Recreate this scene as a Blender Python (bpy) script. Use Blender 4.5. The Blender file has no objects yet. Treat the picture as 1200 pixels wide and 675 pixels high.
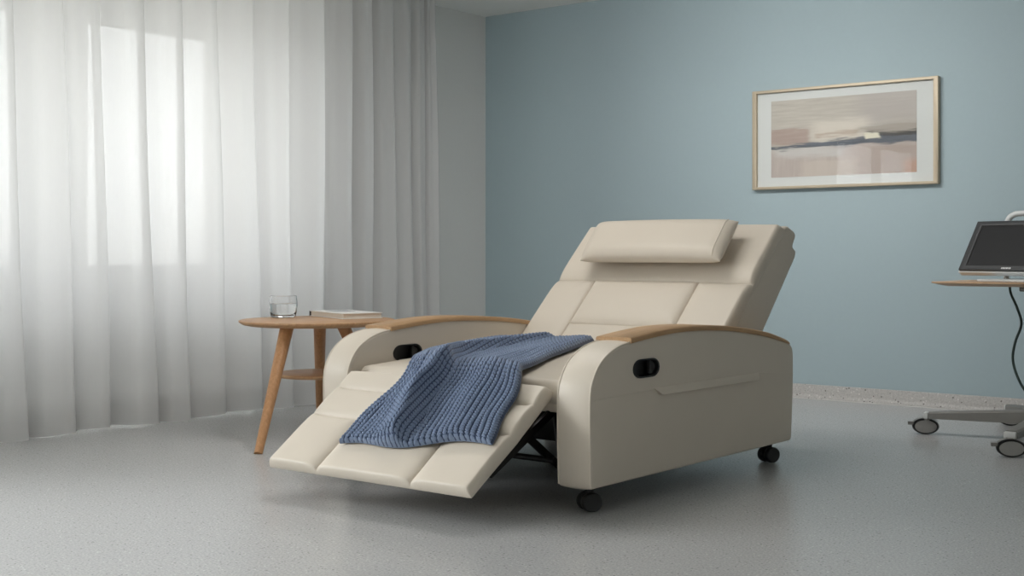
import bpy, bmesh, math, random
import numpy as np
from mathutils import Vector, Matrix

random.seed(4)
rng = np.random.default_rng(7)
scene = bpy.context.scene
COL = scene.collection
PI = math.pi

# ------------------------------------------------------------------ view settings
scene.view_settings.view_transform = 'Standard'
scene.view_settings.look = 'None'
scene.view_settings.exposure = 0.0
scene.view_settings.gamma = 1.0
scene.view_settings.use_curve_mapping = False
scene.cycles.max_bounces = 14
scene.cycles.diffuse_bounces = 8
scene.cycles.transparent_max_bounces = 16
scene.cycles.transmission_bounces = 10
scene.cycles.sample_clamp_indirect = 6.0

# ------------------------------------------------------------------ materials
class NT:
    """small helper to write node graphs"""
    def __init__(self, name):
        self.m = bpy.data.materials.new(name)
        self.m.use_nodes = True
        self.t = self.m.node_tree
        self.t.nodes.clear()
        self.out = self.t.nodes.new('ShaderNodeOutputMaterial')
    def n(self, kind, **kw):
        nd = self.t.nodes.new(kind)
        for k, v in kw.items():
            setattr(nd, k, v)
        return nd
    def put(self, sock, v):
        if hasattr(v, 'is_output'):
            self.t.links.new(v, sock)
        else:
            if isinstance(v, (tuple, list)) and len(v) == 3 and sock.type == 'RGBA':
                v = (*v, 1)
            sock.default_value = v
    def math(self, op, a, b=0.0, clamp=False):
        nd = self.n('ShaderNodeMath', operation=op, use_clamp=clamp)
        self.put(nd.inputs[0], a); self.put(nd.inputs[1], b)
        return nd.outputs[0]
    def step(self, v, a, b):
        nd = self.n('ShaderNodeMapRange', interpolation_type='SMOOTHSTEP')
        self.put(nd.inputs[0], v); self.put(nd.inputs[1], a); self.put(nd.inputs[2], b)
        nd.inputs[3].default_value = 0; nd.inputs[4].default_value = 1
        return nd.outputs[0]
    def mix(self, f, a, b):
        nd = self.n('ShaderNodeMix', data_type='RGBA')
        self.put(nd.inputs[0], f); self.put(nd.inputs[6], a); self.put(nd.inputs[7], b)
        return nd.outputs[2]
    def ramp(self, f, stops):
        nd = self.n('ShaderNodeValToRGB')
        self.put(nd.inputs[0], f)
        el = nd.color_ramp.elements
        while len(el) < len(stops):
            el.new(0.5)
        for e, (p, c) in zip(el, stops):
            e.position = p; e.color = (*c, 1)
        return nd.outputs[0]
    def coord(self, which='Object', scale=(1, 1, 1)):
        tc = self.n('ShaderNodeTexCoord')
        mp = self.n('ShaderNodeMapping')
        mp.inputs['Scale'].default_value = scale
        self.t.links.new(tc.outputs[which], mp.inputs[0])
        return mp.outputs[0]
    def noise(self, co, scale, detail=3, rough=0.5):
        nd = self.n('ShaderNodeTexNoise')
        self.t.links.new(co, nd.inputs['Vector'])
        nd.inputs['Scale'].default_value = scale
        nd.inputs['Detail'].default_value = detail
        nd.inputs['Roughness'].default_value = rough
        return nd.outputs[0]
    def voro(self, co, scale, feature='F1'):
        nd = self.n('ShaderNodeTexVoronoi', feature=feature)
        self.t.links.new(co, nd.inputs['Vector'])
        nd.inputs['Scale'].default_value = scale
        return nd
    def bsdf(self, color, rough=0.5, metal=0.0, spec=0.5, bump=None, bstr=0.1, bdist=0.002, **kw):
        p = self.n('ShaderNodeBsdfPrincipled')
        self.put(p.inputs['Base Color'], color)
        self.put(p.inputs['Roughness'], rough)
        p.inputs['Metallic'].default_value = metal
        p.inputs['Specular IOR Level'].default_value = spec
        for k, v in kw.items():
            self.put(p.inputs[k.replace('_', ' ')], v)
        if bump is not None:
            b = self.n('ShaderNodeBump')
            b.inputs['Strength'].default_value = bstr
            b.inputs['Distance'].default_value = bdist
            self.t.links.new(bump, b.inputs['Height'])
            self.t.links.new(b.outputs[0], p.inputs['Normal'])
        self.t.links.new(p.outputs[0], self.out.inputs[0])
        return self.m

def m_plain(name, col, rough=0.5, metal=0.0, spec=0.5, nscale=40.0, var=0.06, bstr=0.05):
    k = NT(name)
    co = k.coord()
    nz = k.noise(co, nscale, 3)
    c2 = tuple(max(0, c * (1 - var)) for c in col); c1 = tuple(min(1, c * (1 + var)) for c in col)
    return k.bsdf(k.mix(nz, c2, c1), rough, metal, spec, bump=nz, bstr=bstr, bdist=0.001)

def m_leather(name, col):
    k = NT(name)
    co = k.coord()
    v = k.voro(co, 420)
    nz = k.noise(co, 5, 3)
    c = k.mix(nz, tuple(x * 0.97 for x in col), tuple(min(1, x * 1.03) for x in col))
    return k.bsdf(c, 0.46, 0, 0.4, bump=v.outputs['Distance'], bstr=0.06, bdist=0.001)

def m_wood(name, a, b, scale=(3, 3, 30), rough=0.42):
    k = NT(name)
    co = k.coord('Object', scale)
    nz = k.noise(co, 3.0, 5, 0.6)
    n2 = k.noise(co, 14.0, 4, 0.6)
    f = k.math('ADD', k.math('MULTIPLY', nz, 0.7), k.math('MULTIPLY', n2, 0.3))
    c = k.ramp(f, [(0.34, a), (0.66, b)])
    return k.bsdf(c, rough, 0, 0.4, bump=n2, bstr=0.04, bdist=0.001)

def m_terrazzo(name, base, lo, hi, s1, s2, rough, chip=0.12):
    k = NT(name)
    co = k.coord()
    grain = k.noise(co, s1, 2, 0.6)
    big = k.noise(co, 1.3, 3, 0.5)
    c = k.ramp(grain, [(0.30, tuple(x * 0.80 for x in base)), (0.5, base), (0.70, tuple(min(1, x * 1.17) for x in base))])
    v = k.voro(co, s2)
    sep = k.n('ShaderNodeSeparateColor')
    k.t.links.new(v.outputs['Color'], sep.inputs[0])
    dot = k.math('LESS_THAN', v.outputs['Distance'], 0.30)
    dark = k.math('MULTIPLY', dot, k.math('LESS_THAN', sep.outputs[0], chip))
    light = k.math('MULTIPLY', dot, k.math('GREATER_THAN', sep.outputs[0], 1 - chip))
    c = k.mix(dark, c, lo)
    c = k.mix(light, c, hi)
    c = k.mix(k.math('MULTIPLY', big, 0.10), c, tuple(x * 0.8 for x in base))
    return k.bsdf(c, rough, 0, 0.45, bump=grain, bstr=0.06, bdist=0.001)

def m_sheer(name, transp, transl, col):
    k = NT(name)
    co = k.coord('Object', (1, 1, 1))
    w = k.noise(k.coord('Object', (220, 220, 30)), 1.0, 2)
    c = k.mix(w, tuple(x * 0.97 for x in col), col)
    d = k.n('ShaderNodeBsdfDiffuse'); k.put(d.inputs[0], c)
    tl = k.n('ShaderNodeBsdfTranslucent'); k.put(tl.inputs[0], c)
    tp = k.n('ShaderNodeBsdfTransparent')
    m1 = k.n('ShaderNodeMixShader'); m1.inputs[0].default_value = transl
    k.t.links.new(d.outputs[0], m1.inputs[1]); k.t.links.new(tl.outputs[0], m1.inputs[2])
    m2 = k.n('ShaderNodeMixShader'); m2.inputs[0].default_value = transp
    k.t.links.new(m1.outputs[0], m2.inputs[1]); k.t.links.new(tp.outputs[0], m2.inputs[2])
    k.t.links.new(m2.outputs[0], k.out.inputs[0])
    return k.m

def m_pane(name, refl=0.06, tint=(0.98, 0.99, 0.99), rough=0.0):
    k = NT(name)
    tp = k.n('ShaderNodeBsdfTransparent'); k.put(tp.inputs[0], tint)
    gl = k.n('ShaderNodeBsdfGlossy'); gl.inputs['Roughness'].default_value = rough
    fr = k.n('ShaderNodeFresnel'); fr.inputs[0].default_value = 1.3
    mx = k.n('ShaderNodeMixShader')
    k.t.links.new(k.math('MULTIPLY', fr.outputs[0], refl * 16, True), mx.inputs[0])
    k.t.links.new(tp.outputs[0], mx.inputs[1]); k.t.links.new(gl.outputs[0], mx.inputs[2])
    k.t.links.new(mx.outputs[0], k.out.inputs[0])
    return k.m

def m_glass(name, ior=1.45, col=(1, 1, 1)):
    k = NT(name)
    return k.bsdf(col, 0.0, 0, 0.5, Transmission_Weight=1.0, IOR=ior)

def m_print(name):
    """abstract brushed landscape print, object generated coordinates"""
    k = NT(name)
    tc = k.n('ShaderNodeTexCoord')
    warp = k.noise(k.coord('Generated', (5, 1, 26)), 1.0, 4, 0.6)
    wv = k.math('MULTIPLY', k.math('SUBTRACT', warp, 0.5), 0.17)
    wide = k.noise(k.coord('Generated', (3, 1, 5)), 1.0, 3, 0.6)
    ww = k.math('MULTIPLY', k.math('SUBTRACT', wide, 0.5), 0.10)
    sp = k.n('ShaderNodeSeparateXYZ'); k.t.links.new(tc.outputs['Generated'], sp.inputs[0])
    u0, v0 = sp.outputs[0], sp.outputs[2]
    u = k.math('ADD', u0, ww); v = k.math('ADD', v0, wv)
    streak = k.noise(k.coord('Generated', (4, 1, 30)), 1.0, 5, 0.65)
    vert = k.noise(k.coord('Generated', (34, 1, 2)), 1.0, 3, 0.6)
    def box(a, b, c, d, s=0.04):
        r = k.math('MULTIPLY', k.step(u, a - s, a + s), k.math('SUBTRACT', 1.0, k.step(u, b - s, b + s)))
        q = k.math('MULTIPLY', k.step(v, c - s, c + s), k.math('SUBTRACT', 1.0, k.step(v, d - s, d + s)))
        return k.math('MULTIPLY', r, q)
    col = k.mix(streak, (0.36, 0.31, 0.27), (0.64, 0.59, 0.53))
    col = k.mix(k.math('MULTIPLY', box(0.62, 1.1, 0.62, 1.1, 0.12), 0.7), col, (0.44, 0.39, 0.37))
    col = k.mix(k.math('MULTIPLY', box(0.30, 0.68, 0.44, 0.70, 0.07), 0.8), col, (0.66, 0.59, 0.52))
    col = k.mix(k.math('MULTIPLY', box(-0.1, 0.28, 0.42, 0.62, 0.02), 0.8), col, k.mix(streak, (0.33, 0.225, 0.195), (0.46, 0.35, 0.305)))
    col = k.mix(k.math('MULTIPLY', box(0.33, 0.62, 0.50, 0.56, 0.02), 0.6), col, (0.42, 0.31, 0.24))
    low = k.mix(vert, (0.40, 0.325, 0.295), (0.55, 0.475, 0.435))
    low = k.mix(k.math('MULTIPLY', box(0.60, 1.2, -0.2, 0.34, 0.03), 0.7), low, (0.40, 0.315, 0.275))
    low = k.mix(k.math('MULTIPLY', box(0.22, 0.62, -0.2, 0.20, 0.05), 0.6), low, (0.58, 0.50, 0.44))
    low = k.mix(k.math('MULTIPLY', box(0.92, 1.2, -0.2, 0.16, 0.04), 0.6), low, (0.46, 0.24, 0.15))
    band = k.math('ADD', 0.335, k.math('MULTIPLY', u, 0.075))
    under = k.math('SUBTRACT', 1.0, k.step(k.math('SUBTRACT', v, band), -0.012, 0.022))
    col = k.mix(under, col, low)
    col = k.mix(k.math('MULTIPLY', box(0.02, 0.50, 0.25, 0.37, 0.04), 0.75), col, (0.58, 0.55, 0.53))
    # dark slanting shoreline, thicker to the right
    cen = k.math('ADD', 0.385, k.math('MULTIPLY', u, 0.055))
    half = k.math('ADD', 0.014, k.math('MULTIPLY', u, 0.050))
    dist = k.math('ABSOLUTE', k.math('SUBTRACT', v, cen))
    line = k.math('SUBTRACT', 1.0, k.step(k.math('SUBTRACT', dist, half), -0.012, 0.016))
    col = k.mix(k.math('MULTIPLY', line, 0.92), col, k.mix(streak, (0.025, 0.03, 0.042), (0.16, 0.18, 0.225)))
    col = k.mix(k.math('MULTIPLY', box(0.68, 1.1, 0.465, 0.53, 0.03), 0.9), col, (0.07, 0.062, 0.055))
    col = k.mix(k.math('MULTIPLY', box(0.60, 1.1, 0.53, 0.60, 0.04), 0.6), col, (0.30, 0.25, 0.21))
    col = k.mix(box(0.665, 0.765, 0.435, 0.505, 0.012), col, (0.72, 0.66, 0.54))
    return k.bsdf(col, 0.6, 0, 0.3)

LEATHER = m_leather('cream_leather', (0.63, 0.563, 0.478))
PIPING = m_leather('cream_piping', (0.70, 0.63, 0.54))
OAK = m_wood('oak', (0.44, 0.245, 0.125), (0.60, 0.37, 0.205), (3, 40, 3))
OAK_CAP = m_wood('oak_cap', (0.37, 0.218, 0.105), (0.50, 0.315, 0.165), (40, 3, 40))
OAK_LEG = m_wood('oak_leg', (0.40, 0.20, 0.088), (0.56, 0.30, 0.145), (40, 40, 3))
OAK_TOP = m_wood('oak_cart', (0.50, 0.325, 0.20), (0.64, 0.43, 0.275), (3, 40, 3))
BLACKP = m_plain('black_plastic', (0.012, 0.012, 0.012), 0.45)
BLACKM = m_plain('black_steel', (0.014, 0.013, 0.013), 0.4, 0.6)
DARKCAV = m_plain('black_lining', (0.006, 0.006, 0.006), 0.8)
RUBBER = m_plain('rubber', (0.015, 0.015, 0.016), 0.6)
GREYP = m_plain('grey_plastic', (0.215, 0.21, 0.198), 0.5)
WHEELG = m_plain('grey_wheel', (0.27, 0.265, 0.255), 0.5)
SILVER = m_plain('pale_plastic', (0.62, 0.63, 0.63), 0.35)
WHITEP = m_plain('white_paint', (0.80, 0.80, 0.78), 0.6)
WALLW = m_plain('white_wall', (0.66, 0.66, 0.645), 0.85, nscale=60, var=0.02)
WALLB = m_plain('blue_wall', (0.35, 0.437, 0.47), 0.75, nscale=60, var=0.02)
CEIL = m_plain('ceiling_white', (0.74, 0.74, 0.72), 0.9, nscale=60, var=0.02)
BRASS = m_plain('champagne_frame', (0.48, 0.405, 0.30), 0.5, 0.3)
MATB = m_plain('mat_board', (0.65, 0.645, 0.63), 0.9, var=0.01)
PAPER = m_plain('paper', (0.76, 0.70, 0.62), 0.9, nscale=300, var=0.08)
COVER = m_plain('book_cover', (0.82, 0.81, 0.79), 0.5)
COVERD = m_plain('book_spine', (0.05, 0.05, 0.055), 0.5)
COVERG = m_plain('book_print', (0.30, 0.32, 0.34), 0.5, nscale=14, var=0.5)
SCREEN = m_plain('screen', (0.02, 0.02, 0.021), 0.45, spec=0.18, var=0.0, bstr=0.0)
BEZEL = m_plain('bezel', (0.035, 0.036, 0.038), 0.4)
CABLE = m_plain('cable_green', (0.012, 0.03, 0.026), 0.5)
MARK = m_plain('logo_white', (0.7, 0.7, 0.7), 0.5)
FLOOR = m_terrazzo('terrazzo_floor', (0.46, 0.46, 0.46), (0.24, 0.24, 0.24), (0.62, 0.62, 0.62), 170, 120, 0.27, 0.08)
SKIRT = m_terrazzo('terrazzo_skirting', (0.44, 0.425, 0.41), (0.13, 0.12, 0.11), (0.60, 0.58, 0.56), 120, 75, 0.5, 0.16)
JOINT = m_plain('joint_strip', (0.60, 0.59, 0.57), 0.5)
SHEER = m_sheer('sheer_cloth', 0.010, 0.130, (0.69, 0.69, 0.69))
DRAPE = m_sheer('drape_cloth', 0.0, 0.13, (0.61, 0.61, 0.61))
GLAZE = m_pane('window_glass', 0.05)
PGLASS = m_pane('picture_glass', 0.045)
GLASS = m_glass('tumbler_glass', 1.32)
WATER = m_glass('water', 1.33, (0.97, 0.99, 0.99))
PRINT = m_print('abstract_print')
def m_knit(name, lo, hi):
    k = NT(name)
    co = k.coord()
    nz = k.noise(co, 160, 3)
    c = k.mix(nz, lo, hi)
    return k.bsdf(c, 0.9, 0, 0.15, bump=nz, bstr=0.4, bdist=0.002, Sheen_Weight=0.25)
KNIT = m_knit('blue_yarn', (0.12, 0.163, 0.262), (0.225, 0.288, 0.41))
KNIT_SHADE = m_knit('yarn_gap_shade', (0.025, 0.04, 0.085), (0.06, 0.085, 0.15))  # dark copy of the yarn: shade between stitches put into the colour

# ------------------------------------------------------------------ object helpers
WOFF = {}
def root(name, loc, label, cat, group=None):
    o = bpy.data.objects.new(name, None)
    COL.objects.link(o)
    o.empty_display_size = 0.05
    o.location = loc
    o['label'] = label; o['category'] = cat
    if group: o['group'] = group
    WOFF[o] = Vector(loc)
    return o

def link_mesh(name, me, mats, parent=None, loc=None, label=None, cat=None, kind=None, smooth=True):
    o = bpy.data.objects.new(name, me)
    COL.objects.link(o)
    off = WOFF[parent] if parent is not None else Vector(loc or (0, 0, 0))
    if off.length > 0:
        me.transform(Matrix.Translation(-off))
    if parent is not None:
        o.parent = parent
    else:
        o.location = off
    WOFF[o] = off
    for m in (mats if isinstance(mats, (list, tuple)) else [mats]):
        me.materials.append(m)
    if smooth:
        me.polygons.foreach_set('use_smooth', [True] * len(me.polygons))
    if label: o['label'] = label
    if cat: o['category'] = cat
    if kind: o['kind'] = kind
    me.update()
    return o

class Geo:
    """collects verts and faces for one mesh"""
    def __init__(self):
        self.v = []; self.f = []; self.mi = []
    def add(self, verts, faces, mi=0):
        b = len(self.v)
        self.v += [tuple(map(float, p)) for p in verts]
        self.f += [tuple(b + i for i in q) for q in faces]
        self.mi += [mi] * len(faces)
        return self
    def box(self, x0, x1, y0, y1, z0, z1, mi=0):
        vs = [(x, y, z) for x in (x0, x1) for y in (y0, y1) for z in (z0, z1)]
        fs = [(0, 1, 3, 2), (4, 6, 7, 5), (0, 4, 5, 1), (2, 3, 7, 6), (0, 2, 6, 4), (1, 5, 7, 3)]
        return self.add(vs, fs, mi)
    def grid(self, pts, closed_u=False, closed_v=False, mi=0, flip=False):
        nu, nv = len(pts), len(pts[0])
        vs = [p for r in pts for p in r]
        fs = []
        for i in range(nu if closed_u else nu - 1):
            for j in range(nv if closed_v else nv - 1):
                a = i * nv + j; b = ((i + 1) % nu) * nv + j
                c = ((i + 1) % nu) * nv + (j + 1) % nv; d = i * nv + (j + 1) % nv
                fs.append((a, d, c, b) if flip else (a, b, c, d))
        return self.add(vs, fs, mi)
    def tube(self, path, r, n=10, mi=0, cap=True):
        P = [Vector(p) for p in path]
        rs = r if isinstance(r, (list, tuple)) else [r] * len(P)
        rings = []; up = None
        for i, p in enumerate(P):
            t = (P[min(i + 1, len(P) - 1)] - P[max(i - 1, 0)]).normalized()
            if up is None:
                up = Vector((0, 0, 1)) if abs(t.z) < 0.9 else Vector((1, 0, 0))
            a = t.cross(up).normalized(); up = a.cross(t).normalized()
            rings.append([p + (a * math.cos(2 * PI * k / n) + up * math.sin(2 * PI * k / n)) * rs[i] for k in range(n)])
        b = len(self.v)
        self.grid(rings, closed_v=True, mi=mi)
        if cap:
            self.f.append(tuple(b + k for k in range(n))); self.mi.append(mi)
            e = b + (len(P) - 1) * n
            self.f.append(tuple(e + k for k in reversed(range(n)))); self.mi.append(mi)
        return self
    def lathe(self, prof, c, n=40, mi=0, ax=(1, 0, 0), ay=(0, 1, 0), az=(0, 0, 1), sx=1.0, sy=1.0):
        """prof: list of (radius, height); axes may be any frame"""
        ax, ay, az, c = Vector(ax), Vector(ay), Vector(az), Vector(c)
        rows = []
        for (r, h) in prof:
            rows.append([c + az * h + ax * (r * sx * math.cos(2 * PI * k / n)) + ay * (r * sy * math.sin(2 * PI * k / n)) for k in range(n)])
        b = len(self.v)
        self.grid(rows, closed_v=True, mi=mi, flip=True)
        if prof[0][0] > 1e-6:
            self.f.append(tuple(b + k for k in range(n))); self.mi.append(mi)
        if prof[-1][0] > 1e-6:
            e = b + (len(prof) - 1) * n
            self.f.append(tuple(e + k for k in reversed(range(n)))); self.mi.append(mi)
        return self
    def mesh(self, name, bevel=0.0, seg=2, angle=35, weld=True):
        me = bpy.data.meshes.new(name)
        me.from_pydata(self.v, [], self.f)
        me.polygons.foreach_set('material_index', self.mi)
        bm = bmesh.new(); bm.from_mesh(me)
        if weld:
            bmesh.ops.remove_doubles(bm, verts=bm.verts, dist=1e-5)
        bmesh.ops.recalc_face_normals(bm, faces=bm.faces)
        if bevel > 0:
            es = [e for e in bm.edges if e.is_manifold and e.calc_face_angle(0) > math.radians(angle)]
            bmesh.ops.bevel(bm, geom=es, offset=bevel, segments=seg, affect='EDGES', profile=0.5, clamp_overlap=True)
        bm.to_mesh(me); bm.free()
        return me
    def obj(self, name, mats, parent=None, bevel=0.0, seg=2, smooth=None, sharp=40, weld=True, **kw):
        me = self.mesh(name, bevel, seg, weld=weld)
        sm = True if smooth is None else smooth
        o = link_mesh(name, me, mats, parent, smooth=sm, **kw)
        if sm:
            me.set_sharp_from_angle(angle=math.radians(sharp))
        return o

def crom(pts, n=6, closed=False):
    """Catmull-Rom through points"""
    P = [np.array(p, float) for p in pts]
    out = []
    N = len(P)
    for i in range(N if closed else N - 1):
        p0 = P[(i - 1) % N] if closed or i > 0 else 2 * P[0] - P[1]
        p1, p2 = P[i], P[(i + 1) % N]
        p3 = P[(i + 2) % N] if closed or i + 2 < N else 2 * P[-1] - P[-2]
        for k in range(n):
            t = k / n
            out.append(0.5 * ((2 * p1) + (-p0 + p2) * t + (2 * p0 - 5 * p1 + 4 * p2 - p3) * t * t + (-p0 + 3 * p1 - 3 * p2 + p3) * t ** 3))
    if not closed:
        out.append(P[-1])
    return [tuple(map(float, p)) for p in out]

def cap_with_holes(geo_name, outer, holes):
    """triangulated planar cap; lists of 3D points -> verts, faces"""
    bm = bmesh.new()
    es = []
    for loop in [outer] + holes:
        vs = [bm.verts.new(p) for p in loop]
        for a, b in zip(vs, vs[1:] + vs[:1]):
            es.append(bm.edges.new((a, b)))
    bmesh.ops.triangle_fill(bm, use_beauty=True, use_dissolve=False, edges=es)
    bm.verts.index_update()
    V = [tuple(v.co) for v in bm.verts]; Fc = [tuple(v.index for v in f.verts) for f in bm.faces]
    bm.free()
    return V, Fc

def poly_normals(P):
    """outward 2D normals of a counter-clockwise or clockwise loop"""
    P = np.array(P); N = len(P)
    area = 0.5 * np.sum(P[:, 0] * np.roll(P[:, 1], -1) - np.roll(P[:, 0], -1) * P[:, 1])
    s = 1 if area > 0 else -1
    nr = []
    for i in range(N):
        a = P[i] - P[i - 1]; b = P[(i + 1) % N] - P[i]
        na = np.array([a[1], -a[0]]) / (np.linalg.norm(a) + 1e-9); nb = np.array([b[1], -b[0]]) / (np.linalg.norm(b) + 1e-9)
        n = na + nb; n /= (np.linalg.norm(n) + 1e-9)
        k = 1.0 / max(0.5, float(np.dot(n, na)))
        nr.append(s * n * min(k, 1.6))
    return np.array(nr)

def extrude_round(g, prof, x0, x1, r, bulge=0.0, hole_side=None, hole=None, nmid=9, hole_depth=0.045):
    """profile in (y, z) swept along x with rounded side edges"""
    P = np.array(prof); Nn = poly_normals(prof)
    st = []
    K = 5
    for k in range(K + 1):
        th = PI / 2 * k / K
        st.append((x0 + r * (1 - math.sin(th)) if False else x0 + r * (1 - math.cos(PI / 2 - (PI / 2 - th))) if False else x0 + r * (1 - math.cos(th)), r * (1 - math.sin(th))))
    mids = np.linspace(x0 + r, x1 - r, nmid)
    sec = list(st)
    for m in mids[1:-1]:
        sec.append((float(m), 0.0))
    sec += [(x0 + x1 - a, b) for (a, b) in reversed(st)]
    rows = []
    for (x, ins) in sec:
        w = (x - x0) / (x1 - x0)
        b = bulge * (1 - (2 * w - 1) ** 2)
        Q = P - Nn * (ins - b)
        rows.append([(x, q[0], q[1]) for q in Q])
    g.grid(rows, closed_v=True)
    for side, row in ((-1, rows[0]), (1, rows[-1])):
        hs = [hole] if (hole is not None and side == hole_side) else []
        x = row[0][0]
        V, Fc = cap_with_holes('c', row, [[(x, y, z) for (y, z) in h] for h in hs])
        g.add(V, Fc)
        for h in hs:
            g.grid([[(x, y, z) for (y, z) in h], [(x - side * hole_depth, y, z) for (y, z) in h]], closed_v=True)
    return g

def gfun(d, r):
    q = np.clip(d / r, 0, 1)
    return np.sqrt(np.clip(1 - (1 - q) ** 2, 0, 1))

def seam_samples(base, seams):
    ex = [q + d for q in seams for d in (-0.016, -0.009, -0.005, -0.0025, -0.001, 0, 0.001, 0.0025, 0.005, 0.009, 0.016)]
    a = np.concatenate([base, [e for e in ex if base[0] < e < base[-1]]])
    a = np.unique(np.round(a, 5))
    return a

def edge_samples(L, r, n):
    th = np.linspace(0, PI / 2, 8)
    e = r * (1 - np.cos(th))
    e[0] = 0
    mid = np.linspace(r, L - r, n)[1:-1]
    return np.concatenate([e, mid, L - e[::-1]])

def slab(g, o, du, dv, dn, W, L, thick, r, top=None, nu=50, nv=50, shape=None, bot=0.5, su=(), sv=(), under=None):
    """padded panel: origin o (corner, mid thickness), axes du dv dn; top(u,v) adds height in metres"""
    o, du, dv, dn = (np.array(q, float) for q in (o, du, dv, dn))
    us = seam_samples(edge_samples(W, r, nu), su); vs = seam_samples(edge_samples(L, r, nv), sv)
    U, V = np.meshgrid(us, vs, indexing='ij')
    e = gfun(np.minimum(U, W - U), r) * gfun(np.minimum(V, L - V), r)
    h = top(U, V) if top else np.zeros_like(U)
    zt = e * (thick * (1 - bot) + h)
    zb = -e * (under(U, V) if under else thick * bot)
    S = shape(U, V) if shape else np.zeros(U.shape + (3,))
    base = o + U[..., None] * du + V[..., None] * dv + S
    T = base + zt[..., None] * dn
    B = base + zb[..., None] * dn
    g.grid([[tuple(T[i, j]) for j in range(len(vs))] for i in range(len(us))])
    g.grid([[tuple(B[i, j]) for j in range(len(vs))] for i in range(len(us))], flip=True)
    return g

def seam_h(U, V, segs, A, w):
    """height A away from the stitched seams, 0 on them"""
    d = np.full(U.shape, 9.0)
    for (a, b, c, e) in segs:
        p = np.array([c - a, e - b]); L2 = float(p @ p)
        t = np.clip(((U - a) * p[0] + (V - b) * p[1]) / L2, 0, 1)
        d = np.minimum(d, np.hypot(U - a - t * p[0], V - b - t * p[1]))
    return A * (0.86 * (1 - np.exp(-d / w)) + 0.14 * (1 - np.exp(-d / 0.003)))

def stadium(cy, cz, hl, hz, n=10, re=None):
    re = re or hz
    pts = []
    for k in range(n + 1):
        a = -PI / 2 + PI * k / n
        pts.append((cy + hl - re + re * math.cos(a), cz + hz * math.sin(a)))
    for k in range(n + 1):
        a = PI / 2 + PI * k / n
        pts.append((cy - hl + re + re * math.cos(a), cz + hz * math.sin(a)))
    return pts

# ------------------------------------------------------------------ room
XW, YB, ZC = -4.795, 5.77, 2.08           # window wall, blue wall, ceiling
XR, YF = 1.9, -1.9
g = Geo().box(XW - 0.4, XR + 0.2, YF - 0.2, YB + 0.2, -0.08, 0.0)
g.obj('floor', FLOOR, kind='structure', label='grey speckled terrazzo floor', smooth=False)
g = Geo().box(XW - 0.4, XR + 0.2, YF - 0.2, YB + 0.2, ZC, ZC + 0.08)
g.obj('ceiling', CEIL, kind='structure', label='plain white ceiling', smooth=False)
g = Geo().box(XW - 0.4, XR + 0.2, YB, YB + 0.15, 0, ZC)
g.obj('wall_back', WALLB, kind='structure', label='dusty blue painted wall behind the recliner', smooth=False)
g = Geo().box(XR, XR + 0.15, YF, YB, 0, ZC)
g.obj('wall_right', WALLW, kind='structure', label='white wall at the right of the room', smooth=False)
g = Geo().box(XW - 0.4, XR + 0.2, YF - 0.15, YF, 0, ZC)
g.obj('wall_front', WALLW, kind='structure', label='white wall behind the viewer', smooth=False)
# window wall with two openings
DX = 0.34
W1 = (1.985, 4.28); W2 = (-1.75, 1.72)
ZS, ZT = 0.555, 1.86
g = Geo()
g.box(XW - DX, XW, YF, YB, 0, ZS)
g.box(XW - DX, XW, YF, YB, ZT, ZC)
for a, b in ((YF, W2[0]), (W2[1], W1[0]), (W1[1], YB)):
    g.box(XW - DX, XW, a, b, ZS, ZT)
g.obj('wall_left', WALLW, kind='structure', label='white window wall behind the curtains', smooth=False)

def window(name, y0, y1, panes, label):
    w = bpy.data.objects.new(name, None); COL.objects.link(w)
    w.location = (XW - 0.3, (y0 + y1) / 2, ZS); WOFF[w] = Vector(w.location)
    w['kind'] = 'structure'; w['label'] = label
    xg0, xg1 = XW - 0.335, XW - 0.285
    zb, zt = 0.633, 1.747
    f = Geo()
    f.box(xg0, xg1, y0, y1, zt, ZT); f.box(xg0, xg1, y0, y1, ZS, zb)
    edges = [y0] + [e for p in panes for e in p] + [y1]
    for i in range(0, len(edges), 2):
        f.box(xg0, xg1, edges[i], edges[i + 1], zb, zt)
    f.obj('window_frame', WHITEP, w, smooth=False, weld=False)
    for (a, b) in panes:
        s = Geo()
        for q in (((a, a + 0.018), (zb, zt)), ((b - 0.018, b), (zb, zt)), ((a, b), (zb, zb + 0.016)), ((a, b), (zt - 0.016, zt))):
            s.box(xg1 - 0.002, xg1 + 0.016, q[0][0], q[0][1], q[1][0], q[1][1])
        s.obj('sash', WHITEP, w, smooth=False, weld=False)
        Geo().box(xg0 + 0.02, xg0 + 0.026, a, b, zb, zt).obj('pane', GLAZE, w, smooth=False)
    s = Geo().box(XW - 0.285, XW + 0.03, y0 - 0.02, y1 + 0.02, ZS - 0.022, ZS + 0.002)
    s.obj('window_sill', WHITEP, w, bevel=0.004)
window('window_1', W1[0], W1[1], [(2.266, 2.971), (3.293, 3.998)], 'wide white framed window behind the sheer curtain')
window('fill_window', W2[0], W2[1], [(-1.67, -0.68), (-0.62, 0.40), (0.46, 1.64)], 'added unseen white framed window in the same wall, nearer the viewer')  # out of view, added to let in more light from the left

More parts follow.
